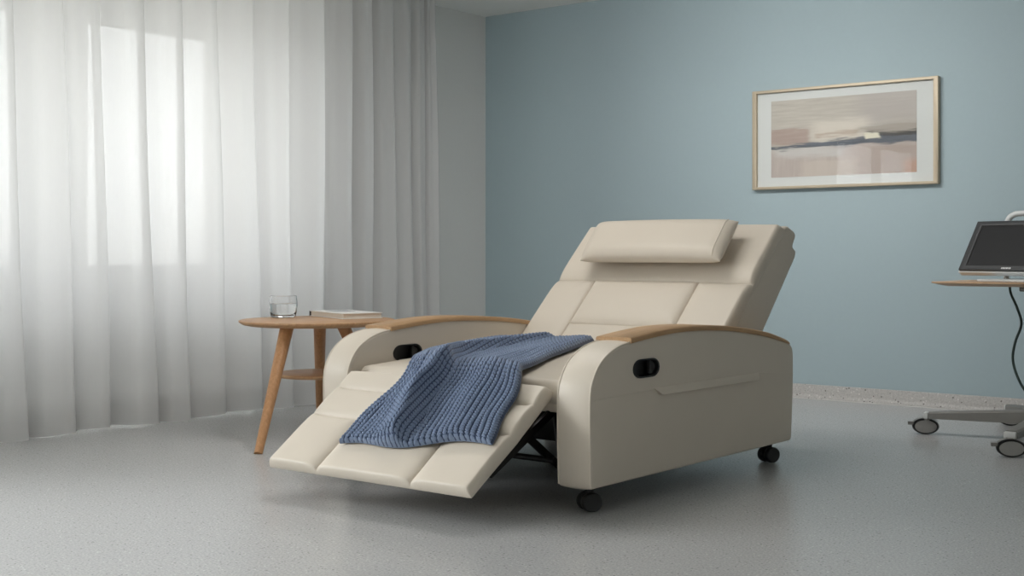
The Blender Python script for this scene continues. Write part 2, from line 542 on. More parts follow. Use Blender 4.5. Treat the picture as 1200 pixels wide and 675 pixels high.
# coved terrazzo skirting on the blue wall and the window wall
def skirting(name, along, label):
    prof = [(0.0, 0.066), (0.010, 0.066), (0.0115, 0.063), (0.0115, 0.022), (0.015, 0.012), (0.022, 0.005), (0.034, 0.0)]
    g = Geo()
    pts = []
    for (d, z) in prof:
        pts.append([(XW, YB - d, z), (XR, YB - d, z)] if along == 'x' else [(XW + d, YF, z), (XW + d, YB, z)])
    g.grid(pts)
    g.obj(name, SKIRT, kind='structure', label=label)
skirting('baseboard_back', 'x', 'speckled terrazzo skirting along the blue wall')
skirting('baseboard_left', 'y', 'speckled terrazzo skirting along the window wall')
Geo().box(XW + 0.03, XR, YB - 0.043, YB - 0.033, 0.0, 0.0015).obj('trim_1', JOINT, kind='structure', label='pale joint strip between skirting and floor', smooth=False)

# ------------------------------------------------------------------ curtains
def curtain(name, edges, shifts, mat, label, z0, z1, depth, xf=-4.40, cat='curtain', header=0.10, hemband=True):
    """edges: y of the overlapping right edges of the folds at the hem"""
    prof = []
    tmpl = [(0.0, -0.93), (0.07, -0.84), (0.19, -0.58), (0.36, -0.28), (0.54, -0.10), (0.72, -0.01), (0.85, 0.0), (0.94, -0.07), (0.99, -0.22), (1.0, -0.42), (0.99, -0.66), (0.985, -0.84)]
    nz = 40
    zs = np.linspace(z0, z1, nz)
    rows = []
    for z in zs:
        f = (z - z0) / (z1 - z0)
        ctrl = []
        for i in range(len(edges) - 1):
            a, b = edges[i] + shifts[i] * f, edges[i + 1] + shifts[i + 1] * f
            dk = depth * (0.75 + 0.5 * ((i * 37 % 10) / 10.0)) * (1.0 - 0.25 * f)
            for (u, d) in tmpl:
                wob = 0.006 * math.sin(3.1 * z + i * 1.7 + u * 2)
                rip = 0.10 * math.sin(2 * PI * (1.6 * u) + i * 2.1 + 0.5 * z) * math.sin(PI * u) * (0.5 + 0.9 * f)
                ctrl.append((a + (b - a) * u + wob * 0.5, xf + (d + rip) * dk + wob * (1 - f)))
        row = crom(ctrl, 3)
        lift = 0.0
        rows.append([(x, y, z + (0.006 * math.sin(y * 9) if z == zs[0] else 0)) for (y, x) in row])
    g = Geo(); g.grid(rows)
    ymid = (edges[0] + edges[-1]) / 2
    r = root(name, (xf - 0.05, ymid, 0), label, cat)
    g.obj('cloth', mat, r, sharp=180)
    # stitched hem band: second layer of cloth over the lowest strip
    hz = [z0 + 0.002, z0 + 0.085]
    hrows = []
    for z in (0, 1):
        k = 0 if z == 0 else min(range(nz), key=lambda q: abs(zs[q] - hz[1]))
        hrows.append([(x - 0.004, y, zz) for (x, y, zz) in rows[k]])
    Geo().grid(hrows).obj('hem', mat, r, sharp=180)
    t = Geo().grid([[(p[0] + 0.0, p[1], z1 - 0.07) for p in rows[-1]], [(p[0] + 0.0, p[1], z1) for p in rows[-1]]])
    t = Geo().box(xf - 0.10, xf - 0.02, edges[0], edges[-1], z1 - 0.002, ZC)
    t.obj('track', WHITEP, r, smooth=False)
    return r
e1 = [1.76, 1.90, 2.06, 2.25, 2.44, 2.639, 2.846, 2.993, 3.219, 3.381, 3.575, 3.765, 3.945, 4.145]
s1 = [-0.09] * 5 + [-0.085, -0.08, -0.06, -0.085, -0.06, -0.07, -0.06, -0.03, -0.01]
curtain('sheer_curtain', e1, s1, SHEER, 'translucent white sheer curtain hanging full length in front of the bright window', 0.008, ZC - 0.012, 0.085)
e2 = [4.175, 4.333, 4.477, 4.639, 4.758, 4.865, 4.968]
s2 = [0.0, -0.012, -0.02, -0.035, -0.03, -0.04, -0.055]
curtain('drape', e2, s2, DRAPE, 'heavier opaque grey curtain panel gathered at the corner beside the blue wall', 0.010, ZC - 0.012, 0.075, xf=-4.41)

# ------------------------------------------------------------------ recliner
CH = root('recliner_chair', (-2.46, 3.4, 0), 'cream leather recliner with oak armrest caps and raised footrest', 'armchair')
XLo, XLi, XRi, XRo = -2.973, -2.863, -2.062, -1.95
A = [(2.781, 0.30), (2.784, 0.330), (2.793, 0.358), (2.816, 0.393), (2.852, 0.421), (2.902, 0.442), (2.971, 0.455), (3.13, 0.469), (3.257, 0.474), (3.422, 0.470), (3.581, 0.458), (3.751, 0.436), (3.90, 0.408), (3.945, 0.394), (3.962, 0.372), (3.965, 0.33)]
arm_curve = crom(A, 4)
arm_prof = [(2.7865, 0.080), (2.785, 0.10), (2.782, 0.20)] + arm_curve + [(3.963, 0.24), (3.952, 0.10), (3.949, 0.082), (3.943, 0.076), (3.90, 0.0755), (2.83, 0.0755), (2.792, 0.0755)]
slot = stadium(3.05, 0.379, 0.068, 0.0265, 10, 0.036)

def band(pts, off):
    """offset an open (y,z) polyline to its upper/front side"""
    P = np.array(pts); out = []
    for i in range(len(P)):
        t = P[min(i + 1, len(P) - 1)] - P[max(i - 1, 0)]
        t /= np.linalg.norm(t)
        out.append((P[i][0] - t[1] * off, P[i][1] + t[0] * off))
    return out

def make_arm(x0, x1, slot_side):
    g = Geo()
    extrude_round(g, arm_prof, x0, x1, 0.007, bulge=0.004, hole_side=slot_side, hole=slot)
    arm = g.obj('armrest', LEATHER, CH, sharp=50)
    # welted seams where the curved band meets both side panels
    path = [(y, z) for (y, z) in arm_prof if True][0:3] + arm_curve[:26]
    path = crom(path, 2)
    for xs in (x0 + 0.0034, x1 - 0.0034):
        Geo().tube([(xs, p[0], p[1]) for p in band(path, 0.0002)], 0.0026, 8).obj('piping', PIPING, arm)
    # oak cap following the top of the arm
    top = [p for p in arm_curve if 2.965 < p[0] < 3.935]
    lo = band(top, 0.001); hi = band(top, 0.0125)
    taper = [0.35 + 0.65 * min(1, (len(top) - 1 - i) / 5.0) for i in range(len(top))]
    hi = [(l[0] + (h[0] - l[0]) * t, l[1] + (h[1] - l[1]) * t) for l, h, t in zip(lo, hi, taper)]
    g = Geo()
    a0, a1 = x0 - 0.003, x1 + 0.003
    rows = []
    for l, h in zip(lo, hi):
        rows.append([(a0, l[0], l[1] - 0.004), (a0, h[0], h[1] - 0.004), (a0 + 0.004, h[0], h[1]), (a1 - 0.004, h[0], h[1]), (a1, h[0], h[1] - 0.004), (a1, l[0], l[1] - 0.004)])
    g.grid(rows, closed_v=True)
    b = len(g.v) - 6
    g.f += [(5, 4, 3, 2, 1, 0), tuple(b + k for k in range(6))]; g.mi += [0, 0]
    g.obj('armrest_cap', OAK_CAP, arm, sharp=50)
    # recessed release handle
    xs = x1 if slot_side > 0 else x0
    sd = slot_side
    g = Geo()
    inner = stadium(3.05, 0.379, 0.060, 0.0225, 10, 0.031)
    loops = [(slot, 0.0004), (slot, 0.0022), (inner, 0.0022), (inner, -0.028)]
    g.grid([[(xs + sd * d, y, z) for (y, z) in lp] for lp, d in loops], closed_v=True)
    b = len(g.v) - len(inner)
    g.f.append(tuple(b + k for k in range(len(inner)))); g.mi.append(0)
    g.obj('handle_cup', BLACKP, arm, sharp=30)
    pad = [(y, z) for (y, z) in stadium(3.05, 0.379, 0.057, 0.0195, 10, 0.028) if y > 3.045]
    g = Geo()
    g.grid([[(xs - sd * 0.018, y, z) for (y, z) in pad], [(xs - sd * 0.006, y, z) for (y, z) in pad]], closed_v=True)
    n = len(pad)
    g.f += [tuple(range(n)), tuple(n + k for k in range(n))]; g.mi += [0, 0]
    g.obj('release_lever', m_lever, arm, bevel=0.002)
    # horizontal seam and pocket welt on the outer side
    if sd > 0:
        for (a, b2) in (((2.797, 0.309), (3.094, 0.3165)), ((3.715, 0.3165), (3.962, 0.297))):
            Geo().tube([(x1 + 0.0001, a[0], a[1]), (x1 + 0.0001, (a[0] + b2[0]) / 2, (a[1] + b2[1]) / 2), (x1 + 0.0001, b2[0], b2[1])], 0.0011, 6).obj('seam', LEATHER, arm)
        q = [(3.092, 0.319), (3.718, 0.318), (3.700, 0.2965), (3.690, 0.2955), (3.130, 0.2975), (3.118, 0.300)]
        g = Geo()
        g.grid([[(x1 - 0.001, y, z) for (y, z) in q], [(x1 + (0.0015 if z > 0.31 else 0.012), y, z) for (y, z) in q]], closed_v=True)
        g.f += [tuple(range(6)), tuple(6 + k for k in range(6))]; g.mi += [0, 0]
        g.obj('pocket_flap', LEATHER, arm, bevel=0.003, seg=3)
    return arm
m_lever = m_plain('lever_plastic', (0.028, 0.028, 0.027), 0.45)
make_arm(XRi, XRo, 1)
make_arm(XLo, XLi, 1)

# seat
def seat_top(U, V):
    crown = 0.012 * (1 - (2 * U / 0.797 - 1) ** 2) * (1 - (2 * np.clip(V / 0.9, 0, 1) - 1) ** 4)
    return crown
g = Geo()
sl = np.array([0, 0.78, 0.036]); sl /= np.linalg.norm(sl)
slab(g, (XLi + 0.001, 2.824, 0.316), (1, 0, 0), sl, (0, -sl[2], sl[1]), 0.799, 0.88, 0.070, 0.022, seat_top, 40, 40)
seat = g.obj('seat_cushion', LEATHER, CH, sharp=180)
Geo().tube([(XLi + 0.01, 2.829, 0.328), (-2.46, 2.825, 0.328), (XRi - 0.01, 2.829, 0.328)], 0.0022, 8).obj('piping', PIPING, seat)
g = Geo().box(XLi + 0.002, XRi - 0.002, 2.838, 2.885, 0.262, 0.300)
g.obj('front_rail', LEATHER, CH, bevel=0.006, seg=3)
# dark lining and steel base inside
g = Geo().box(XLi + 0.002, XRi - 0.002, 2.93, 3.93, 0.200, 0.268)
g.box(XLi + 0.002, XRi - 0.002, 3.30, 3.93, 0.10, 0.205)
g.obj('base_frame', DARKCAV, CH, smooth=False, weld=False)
g = Geo().box(XLi, XRi, 3.905, 3.945, 0.085, 0.40)
g.obj('rear_panel', LEATHER, CH, bevel=0.01, seg=3)

# backrest
tb = np.array([0, 0.7405, 0.672]); nb_ = np.array([0, -0.672, 0.7405])
XBl, XBr = -2.868, -2.055
WB = XBr - XBl
body = [(3.56, 0.352), (3.71 + 0.035, 0.464 - 0.012), (4.062, 0.742), (4.098, 0.776), (4.113, 0.790), (4.130, 0.796), (4.150, 0.796), (4.196, 0.778), (4.205, 0.768), (4.204, 0.755), (4.184, 0.727), (4.186, 0.7215), (4.206, 0.712), (4.209, 0.704), (4.200, 0.682), (3.962, 0.436), (3.80, 0.30), (3.62, 0.28)]
g = Geo()
extrude_round(g, body, XBl + 0.003, XBr - 0.003, 0.012, nmid=5)
ob = np.array([XBl, 3.71, 0.464]) - tb * 0.125 - nb_ * 0.026
LB = 0.632
def zv(z):     # height -> distance up the slope
    return (z - ob[2] - nb_[2] * 0.026) / tb[2]
v1, v2 = zv(0.606), zv(0.457)
ul, ur = -2.694 - XBl, -2.260 - XBl
segs = [(-0.1, v1, WB + 0.1, v1), (ul, -0.1, ul, v1), (ur, -0.1, ur, v1), (ul, v2, ur, v2)]
def back_top(U, V):
    h = seam_h(U, V, segs, 0.020, 0.022)
    dome = 0.006 * (1 - ((U - (ul + ur) / 2) / 0.45) ** 2)
    return h - 0.015 + dome
slab(g, ob, (1, 0, 0), tb, nb_, WB, LB, 0.052, 0.016, back_top, 90, 90, su=(ul, ur), sv=(v1, v2))
back = g.obj('backrest', LEATHER, CH, sharp=60)
pp = []
for k in range(9):
    q = ob + tb * (0.06 + (LB - 0.075) * k / 8.0) + nb_ * 0.006
    pp.append((XBr - 0.003, q[1], q[2]))
Geo().tube(pp, 0.0025, 8).obj('piping', PIPING, back)

# headrest pillow
ph = np.array([-2.738, 3.852, 0.657]) + nb_ * 0.022
def hr_top(U, V):
    return 0.012 * np.sin(np.clip(U / 0.575, 0, 1) * PI) ** 0.5 - 0.010 * (V / 0.2) ** 2 * 0
def hr_shape(U, V):
    S = np.zeros(U.shape + (3,))
    S[..., 0] = -0.022 * (V / 0.215) + 0.010 * (U / 0.58) * (V / 0.215)
    return S
g = Geo()
slab(g, ph, (1, 0, 0), tb, nb_, 0.580, 0.205, 0.056, 0.050, hr_top, 40, 30, hr_shape)
hr = g.obj('headrest_pillow', LEATHER, CH, sharp=180)
pp = []
for k in range(13):
    v = 0.010 + (0.205 - 0.020) * k / 12.0
    e = math.sqrt(max(0, 1 - (1 - min(min(v, 0.205 - v) / 0.050, 1)) ** 2))
    q = ph + tb * v + nb_ * (0.0282 * e * 0.92 + 0.0035)
    pp.append((-2.738 + 0.580 - 0.030 - 0.012 * v / 0.205, q[1], q[2]))
Geo().tube(pp, 0.0022, 8).obj('piping', PIPING, hr)

# footrest
tf = np.array([0, 0.819, 0.574]); nf = np.array([0, -0.574, 0.819])
XFl, XFr = -2.846, -2.086
WF = XFr - XFl; LF = 0.413
of = np.array([XFl, 2.447, 0.098]) - nf * 0.014
fs1, fs2 = 0.337, 0.214
fl, fr_ = -2.648 - XFl, -2.293 - XFl
fsegs = [(-0.1, fs1, WF + 0.1, fs1), (-0.1, fs2, WF + 0.1, fs2), (fl, -0.1, fl, fs2), (fr_, -0.1, fr_, fs2)]
def foot_top(U, V):
    h = seam_h(U, V, fsegs, 0.017, 0.019)
    k = np.clip(np.minimum(U, WF - U) / 0.045, 0, 1)
    k = 0.35 + 0.65 * k * k * (3 - 2 * k)
    return 0.013 + (h - 0.013) * k - 0.005
def foot_taper(U, V):
    S = np.zeros(U.shape + (3,))
    return S
g = Geo()
slab(g, of, (1, 0, 0), tf, nf, WF, LF, 0.036, 0.012, foot_top, 90, 70, su=(fl, fr_), sv=(fs1, fs2), under=lambda U, V: 0.005 + 0.015 * np.clip(V / 0.22, 0, 1))
foot = g.obj('footrest', LEATHER, CH, sharp=180)

def bar(p, q, w, t, name, parent, mat=BLACKM):
    """flat steel bar between two points of the side plane"""
    p, q = Vector(p), Vector(q)
    d = (q - p).normalized(); x = Vector((1, 0, 0)); n = d.cross(x).normalized()
    g = Geo()
    vs = []
    for e in (p - d * w * 0.5, q + d * w * 0.5):
        for sx in (-1, 1):
            for sn in (-1, 1):
                vs.append(e + x * sx * t / 2 + n * sn * w / 2)
    g.add(vs, [(0, 1, 3, 2), (4, 6, 7, 5), (0, 4, 5, 1), (2, 3, 7, 6), (0, 2, 6, 4), (1, 5, 7, 3)])
    return g.obj(name, mat, parent, bevel=0.003)
for xs in (-2.135, -2.80):
    bar((xs, 2.86, 0.262), (xs, 2.595, 0.130), 0.026, 0.012, 'linkage_arm', CH)
    bar((xs - 0.016, 2.735, 0.222), (xs - 0.016, 2.905, 0.105), 0.024, 0.010, 'linkage_arm', CH)
    bar((xs - 0.02, 2.90, 0.245), (xs - 0.02, 2.93, 0.115), 0.022, 0.010, 'linkage_arm', CH)
    bar((xs - 0.008, 2.90, 0.115), (xs - 0.008, 3.35, 0.115), 0.022, 0.010, 'linkage_arm', CH)
Geo().tube([(-2.82, 2.85, 0.128), (-2.46, 2.85, 0.128), (-2.12, 2.85, 0.128)], 0.009, 10).obj('cross_bar', BLACKM, CH)

def caster(x, y, ang, parent, rw, rz, gap, wt, mat_w, mat_b, ztop, name='caster', hub=None):
    """twin wheel swivel caster, wheels on an axis turned by ang"""
    a = Vector((math.cos(ang), math.sin(ang), 0)); b = Vector((-math.sin(ang), math.cos(ang), 0)); zc = rz + 0.0006
    g = Geo()
    g.lathe([(0.012, rz * 1.05), (0.012, ztop)], (x, y, 0), 16)
    hood = [(0.0, 0.0)]
    ring0, ring1 = [], []
    for k in range(13):
        th = PI * k / 12.0
        p = Vector((x, y, zc)) + b * (rw * 0.80 * math.cos(th)) + Vector((0, 0, 1)) * (rz * 1.05 * math.sin(th))
        ring0.append(p - a * gap * 0.55); ring1.append(p + a * gap * 0.55)
    g.grid([ring0, ring1])
    n = len(ring0); bb = len(g.v) - 2 * n
    g.f += [tuple(bb + k for k in range(n)), tuple(bb + n + k for k in reversed(range(n)))]; g.mi += [0, 0]
    g.f.append((bb, bb + n, bb + 2 * n - 1, bb + n - 1)); g.mi.append(0)
    c = g.obj(name, mat_b, parent, sharp=40)
    for s in (-1, 1):
        w = Geo()
        cen = Vector((x, y, zc)) + a * s * (gap / 2 + wt / 2)
        pr = [(0.55, -wt * 0.42), (0.86, -wt * 0.5), (0.97, -wt * 0.36), (1.0, -wt * 0.15), (1.0, wt * 0.15), (0.97, wt * 0.36), (0.86, wt * 0.5), (0.55, wt * 0.42)]
        w.lathe([(r, h) for r, h in pr], cen, 32, ax=b, ay=(0, 0, 1), az=a, sx=rw, sy=rz)
        wo = w.obj('wheel', mat_w, c, sharp=50)
    return c
for (x, y, an) in ((-2.012, 2.862, -0.55), (-2.012, 3.905, -0.35), (-2.912, 2.862, -0.4), (-2.912, 3.905, -0.3)):
    caster(x, y, an, CH, 0.030, 0.0265, 0.012, 0.020, BLACKP, BLACKP, 0.078)

# ------------------------------------------------------------------ knitted throw
def surf(p):
    """arc length along footrest then seat -> (y, z) and normal"""
    LF2 = 0.425
    if p < LF2:
        q = of + nf * 0.034 + tf * p
        return np.array([q[1], q[2]]), np.array([nf[1], nf[2]])
    q0 = of + nf * 0.034 + tf * LF2 + np.array([0, 0, 0.009])
    e = p - LF2
    d = np.array([0.78, 0.036]) / np.hypot(0.78, 0.036)
    return np.array([q0[1], q0[2]]) + d * e * 1.0, np.array([-d[1], d[0]])
NU, NV = 340, 640
pu = np.linspace(0, 1, NU); pv = np.linspace(0, 1, NV)
# borders of the cloth: (v, x, arc length)
LFt = [(0.0, -2.618, 0.082), (0.22, -2.606, 0.25), (0.40, -2.592, 0.40), (0.52, -2.675, 0.52), (0.66, -2.755, 0.67), (0.82, -2.785, 0.85), (1.0, -2.775, 1.07)]
RGt = [(0.0, -2.110, 0.160), (0.22, -2.140, 0.29), (0.40, -2.172, 0.41), (0.52, -2.235, 0.50), (0.66, -2.285, 0.65), (0.82, -2.375, 0.88), (1.0, -2.47, 1.19)]
def interp(tab, v, k):
    pts = np.array(crom([tuple(r) for r in tab], 12))
    return np.interp(v, pts[:, 0], pts[:, k])
XL_, PL_ = interp(LFt, pv, 1), interp(LFt, pv, 2)
XR_, PR_ = interp(RGt, pv, 1), interp(RGt, pv, 2)
ur_ = np.interp(pv, [0, 0.2, 0.4, 0.6, 0.8, 1.0], [0.43, 0.38, 0.33, 0.37, 0.46, 0.56])[None, :]
ur_ = ur_ + 0.012 * np.sin(pv * 17)[None, :]
uv_ = ur_ + np.interp(pv, [0, 0.4, 0.7, 1.0], [0.09, 0.15, 0.16, 0.10])[None, :]
fade = np.interp(pv, [0, 0.05, 0.3, 0.5, 0.8, 1.0], [0.55, 0.85, 1.0, 0.62, 0.40, 0.2])[None, :]
V = np.broadcast_to(pv[None, :], (NU, NV))
def folds(U):
    def ridge(c, wl, wr):
        d = U - c
        return np.where(d < 0, np.exp(-(d / wl) ** 2), np.exp(-(d / wr) ** 2))
    H = 0.060 * ridge(ur_, 0.13, 0.030) * fade
    H = H - 0.008 * np.exp(-((U - ur_ - 0.075) / 0.018) ** 2) * fade
    H = H + 0.014 * ridge(uv_ + 0.24, 0.10, 0.10) * fade
    H = H + 0.016 * ridge(ur_ - 0.20, 0.05, 0.05) * np.interp(pv, [0, 0.22, 0.45, 0.7, 1], [0.0, 0.3, 0.8, 0.3, 0.2])[None, :]
    H = H + 0.003 * np.exp(-((V - 0.90) / 0.10) ** 2) * (0.6 + 0.4 * np.sin(U * 7))
    H = H + 0.006 * np.exp(-((V - 0.45) / 0.09) ** 2) * (0.5 + 0.5 * U)
    return H
U = np.broadcast_to(pu[:, None], (NU, NV)).copy()
S = U
for _ in range(2):
    Hf = folds(U)
    wdt = np.hypot(XR_ - XL_, PR_ - PL_)[None, :]
    ds = np.hypot(np.diff(U, axis=0) * wdt, np.diff(Hf, axis=0))
    S = np.concatenate([np.zeros((1, NV)), np.cumsum(ds, axis=0)])
    Sn = S / S[-1:]
    U = np.stack([np.interp(pu, Sn[:, j2], U[:, j2]) for j2 in range(NV)], axis=1)
Hf = folds(U)
Sg = np.broadcast_to(pu[:, None], (NU, NV))          # uniform along the cloth
Xg = XL_[None, :] * (1 - U) + XR_[None, :] * U
Pg = PL_[None, :] * (1 - U) + PR_[None, :] * U
Xg = Xg + 0.004 * np.sin(V * 23 + 1) * (np.abs(Sg - 0.5) > 0.4)
Pg = Pg + np.where(V < 0.1, (0.1 - V) * 10, 0) * 0.012 * np.sin(U * 9.0 + 0.8)
edge = np.minimum(np.minimum(Sg, 1 - Sg) / 0.04, np.minimum(V, 1 - V) / 0.022)
thick = 0.014 * gfun(edge, 1.0)
# staggered knit stitches in ribs
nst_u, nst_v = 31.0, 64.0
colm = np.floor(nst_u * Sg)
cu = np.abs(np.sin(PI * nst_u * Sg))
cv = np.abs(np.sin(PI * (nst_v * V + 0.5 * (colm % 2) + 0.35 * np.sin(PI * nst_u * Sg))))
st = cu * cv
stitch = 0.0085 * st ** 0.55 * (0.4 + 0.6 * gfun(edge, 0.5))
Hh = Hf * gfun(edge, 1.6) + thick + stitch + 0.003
deep = ((cu < 0.52) & (cv < 0.74)) | (cu * cv < 0.12)  # gaps between stitches that get the painted shade
pos = np.zeros(U.shape + (3,)); low = np.zeros_like(pos)
pf = np.linspace(0, 1.4, 600)
tabs = np.array([np.concatenate(surf(p)) for p in pf])
# smooth the kink between footrest and seat
kern = np.exp(-np.linspace(-2, 2, 31) ** 2); kern /= kern.sum()
sm = np.array([np.convolve(np.pad(tabs[:, k], 15, mode='reflect', reflect_type='odd'), kern, mode='valid') for k in range(4)]).T
q = [np.interp(Pg, pf, sm[:, k]) for k in range(4)]
nl = np.hypot(q[2], q[3])
pos[..., 0] = Xg; pos[..., 1] = q[0] + q[2] / nl * Hh; pos[..., 2] = q[1] + q[3] / nl * Hh
low[..., 0] = Xg; low[..., 1] = q[0] + q[2] / nl * 0.002; low[..., 2] = q[1] + q[3] / nl * 0.002
nvert = NU * NV
idx = np.arange(nvert).reshape(NU, NV)
quads = np.stack([idx[:-1, :-1], idx[1:, :-1], idx[1:, 1:], idx[:-1, 1:]], -1).reshape(-1, 4)
# border skirt down to the underside
bd = np.concatenate([idx[:, 0], idx[-1, 1:], idx[-2::-1, -1], idx[0, -2:0:-1]])
lowb = low.reshape(-1, 3)[bd]
nb = len(bd)
ring = np.arange(nb)
sk = np.stack([bd, nvert + ring, nvert + (ring + 1) % nb, np.roll(bd, -1)], -1)
allv = np.concatenate([pos.reshape(-1, 3), lowb]); allf = np.concatenate([quads, sk])
me = bpy.data.meshes.new('knit_throw')
me.vertices.add(len(allv)); me.vertices.foreach_set('co', allv.astype(np.float32).ravel())
me.loops.add(allf.size); me.loops.foreach_set('vertex_index', allf.astype(np.int32).ravel())
me.polygons.add(len(allf)); me.polygons.foreach_set('loop_start', np.arange(0, allf.size, 4, dtype=np.int32))
me.update(calc_edges=True); me.validate()
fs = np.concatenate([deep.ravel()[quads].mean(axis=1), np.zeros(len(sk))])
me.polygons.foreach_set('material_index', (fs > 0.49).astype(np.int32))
link_mesh('throw_blanket', me, [KNIT, KNIT_SHADE], loc=(-2.4, 2.9, 0.36), label='chunky blue knitted throw draped across the recliner seat and footrest', cat='blanket')

# ------------------------------------------------------------------ side table
TC = Vector((-3.708, 3.438, 0)); TZ = 0.4434
def cam2w(X, d):
    return (X * 0.7821 - d * 0.6232, X * 0.6232 + d * 0.7821)
T = root('side_table', (TC.x, TC.y, 0), 'round oak side table with three splayed legs and lower shelf', 'table')
g = Geo().lathe([(0.0, TZ - 0.021), (0.265, TZ - 0.021), (0.285, TZ - 0.017), (0.298, TZ - 0.009), (0.3005, TZ - 0.005), (0.2995, TZ - 0.0015), (0.296, TZ), (0.0, TZ)], (TC.x, TC.y, 0), 96)
g.obj('tabletop', OAK, T, sharp=50)
g = Geo().lathe([(0.0, 0.222), (0.150, 0.222), (0.160, 0.226), (0.1635, 0.232), (0.1615, 0.236), (0.158, 0.2375), (0.0, 0.2375)], (TC.x, TC.y, 0), 72)
g.obj('shelf', OAK, T, sharp=50)
for (tX, td, fX, fd) in ((-0.840, 4.80, -0.886, 4.485), (-0.772, 5.16, -0.822, 5.50), (-0.672, 5.08, -0.50, 5.20)):
    a = cam2w(tX, td); b = cam2w(fX, fd)
    g = Geo().tube([(a[0] + (b[0] - a[0]) * t, a[1] + (b[1] - a[1]) * t, (TZ - 0.018) * (1 - t)) for t in np.linspace(0, 1, 8)], [0.0255 - 0.0105 * t for t in np.linspace(0, 1, 8)], 20)
    g.obj('leg', OAK_LEG, T, sharp=50)

# tumbler of water
GL = root('water_glass', (-3.926, 3.456, TZ), 'clear low tumbler half filled with water on the oak table', 'glass')
r0, r1, hh = 0.050, 0.0575, 0.086
out_ = [(0.0, 0.0), (r0 - 0.006, 0.0), (r0 - 0.001, 0.003), (r0, 0.008), (r0 + 0.004, 0.022), (r1, 0.050), (r1 - 0.001, 0.066), (r1 - 0.004, hh), (r1 - 0.0055, hh + 0.0008), (r1 - 0.007, hh), (r1 - 0.0045, 0.066), (r1 - 0.0035, 0.050), (r0 + 0.0005, 0.023), (r0 - 0.004, 0.012), (r0 - 0.012, 0.0085), (0.0, 0.0085)]
Geo().lathe(out_, (-3.926, 3.456, TZ + 0.0006), 64).obj('tumbler', GLASS, GL, sharp=50)
wat = [(0.0, 0.0090), (r0 - 0.012, 0.0090), (r0 - 0.0043, 0.0125), (r0 + 0.0001, 0.023), (r1 - 0.0040, 0.050), (r1 - 0.0046, 0.0555), (r1 - 0.0065, 0.0545), (0.0, 0.0545)]
Geo().lathe(wat, (-3.926, 3.456, TZ + 0.0006), 64).obj('water', WATER, GL, sharp=50)

# book
Nn = Vector((-3.630, 3.500, 0)); eu = Vector((-0.305, 0.106, 0)).normalized(); ev = Vector((eu.y, -eu.x, 0))
if ev.y < 0: ev = -ev
BL, BW, BT = 0.322, 0.172, 0.0225
BK = root('book', (Nn.x, Nn.y, TZ), 'pale hardback book with dark spine lying on the oak side table', 'book')
def bbox(u0, u1, w0, w1, z0, z1):
    g = Geo()
    vs = [Nn + eu * u + ev * w + Vector((0, 0, TZ + z)) for u in (u0, u1) for w in (w0, w1) for z in (z0, z1)]
    return g.add(vs, [(0, 1, 3, 2), (4, 6, 7, 5), (0, 4, 5, 1), (2, 3, 7, 6), (0, 2, 6, 4), (1, 5, 7, 3)])
bbox(0.005, BL - 0.006, 0.004, BW - 0.004, 0.0030, BT - 0.0025).obj('page_block', PAPER, BK, smooth=False)
bbox(0, BL, 0, BW, 0.0006, 0.0030).obj('back_cover', COVER, BK, bevel=0.0006)
fc = bbox(0, BL, 0, BW, BT - 0.0025, BT).obj('front_cover', COVER, BK, bevel=0.0006)
bbox(0.17, 0.27, 0.045, 0.135, BT - 0.0001, BT + 0.0003).obj('cover_picture', COVERG, fc, smooth=False)
bbox(BL - 0.004, BL + 0.003, -0.0005, BW + 0.0005, 0.0006, BT).obj('spine', COVERD, BK, bevel=0.0015)

# ------------------------------------------------------------------ framed print on the blue wall
PX0, PX1, PZ0, PZ1 = -3.048, -2.113, 1.015, 1.504
PC = root('picture_frame', ((PX0 + PX1) / 2, YB, PZ0), 'framed abstract landscape print in pale gold frame on blue wall', 'picture')
fw = 0.0225
g = Geo()
def frame_ring(x0, x1, z0, z1, y):
    return [(x0, y, z0), (x1, y, z0), (x1, y, z1), (x0, y, z1)]
loops = [frame_ring(PX0, PX1, PZ0, PZ1, YB - 0.0005), frame_ring(PX0, PX1, PZ0, PZ1, YB - 0.030),
         frame_ring(PX0 + fw, PX1 - fw, PZ0 + fw * 0.6, PZ1 - fw * 0.6, YB - 0.030), frame_ring(PX0 + fw, PX1 - fw, PZ0 + fw * 0.6, PZ1 - fw * 0.6, YB - 0.0005)]
g.grid(loops, closed_u=True, closed_v=True)
g.obj('frame', BRASS, PC, bevel=0.0015)
fi = fw - 0.001
Geo().box(PX0 + fi, PX1 - fi, YB - 0.012, YB - 0.002, PZ0 + fi * 0.6, PZ1 - fi * 0.6).obj('mat_board', MATB, PC, smooth=False)
Geo().box(-2.952, -2.218, YB - 0.0128, YB - 0.0119, 1.073, 1.449).obj('print', PRINT, PC, smooth=False)
Geo().box(PX0 + fi, PX1 - fi, YB - 0.0185, YB - 0.0165, PZ0 + fi * 0.6, PZ1 - fi * 0.6).obj('glazing', PGLASS, PC, smooth=False)

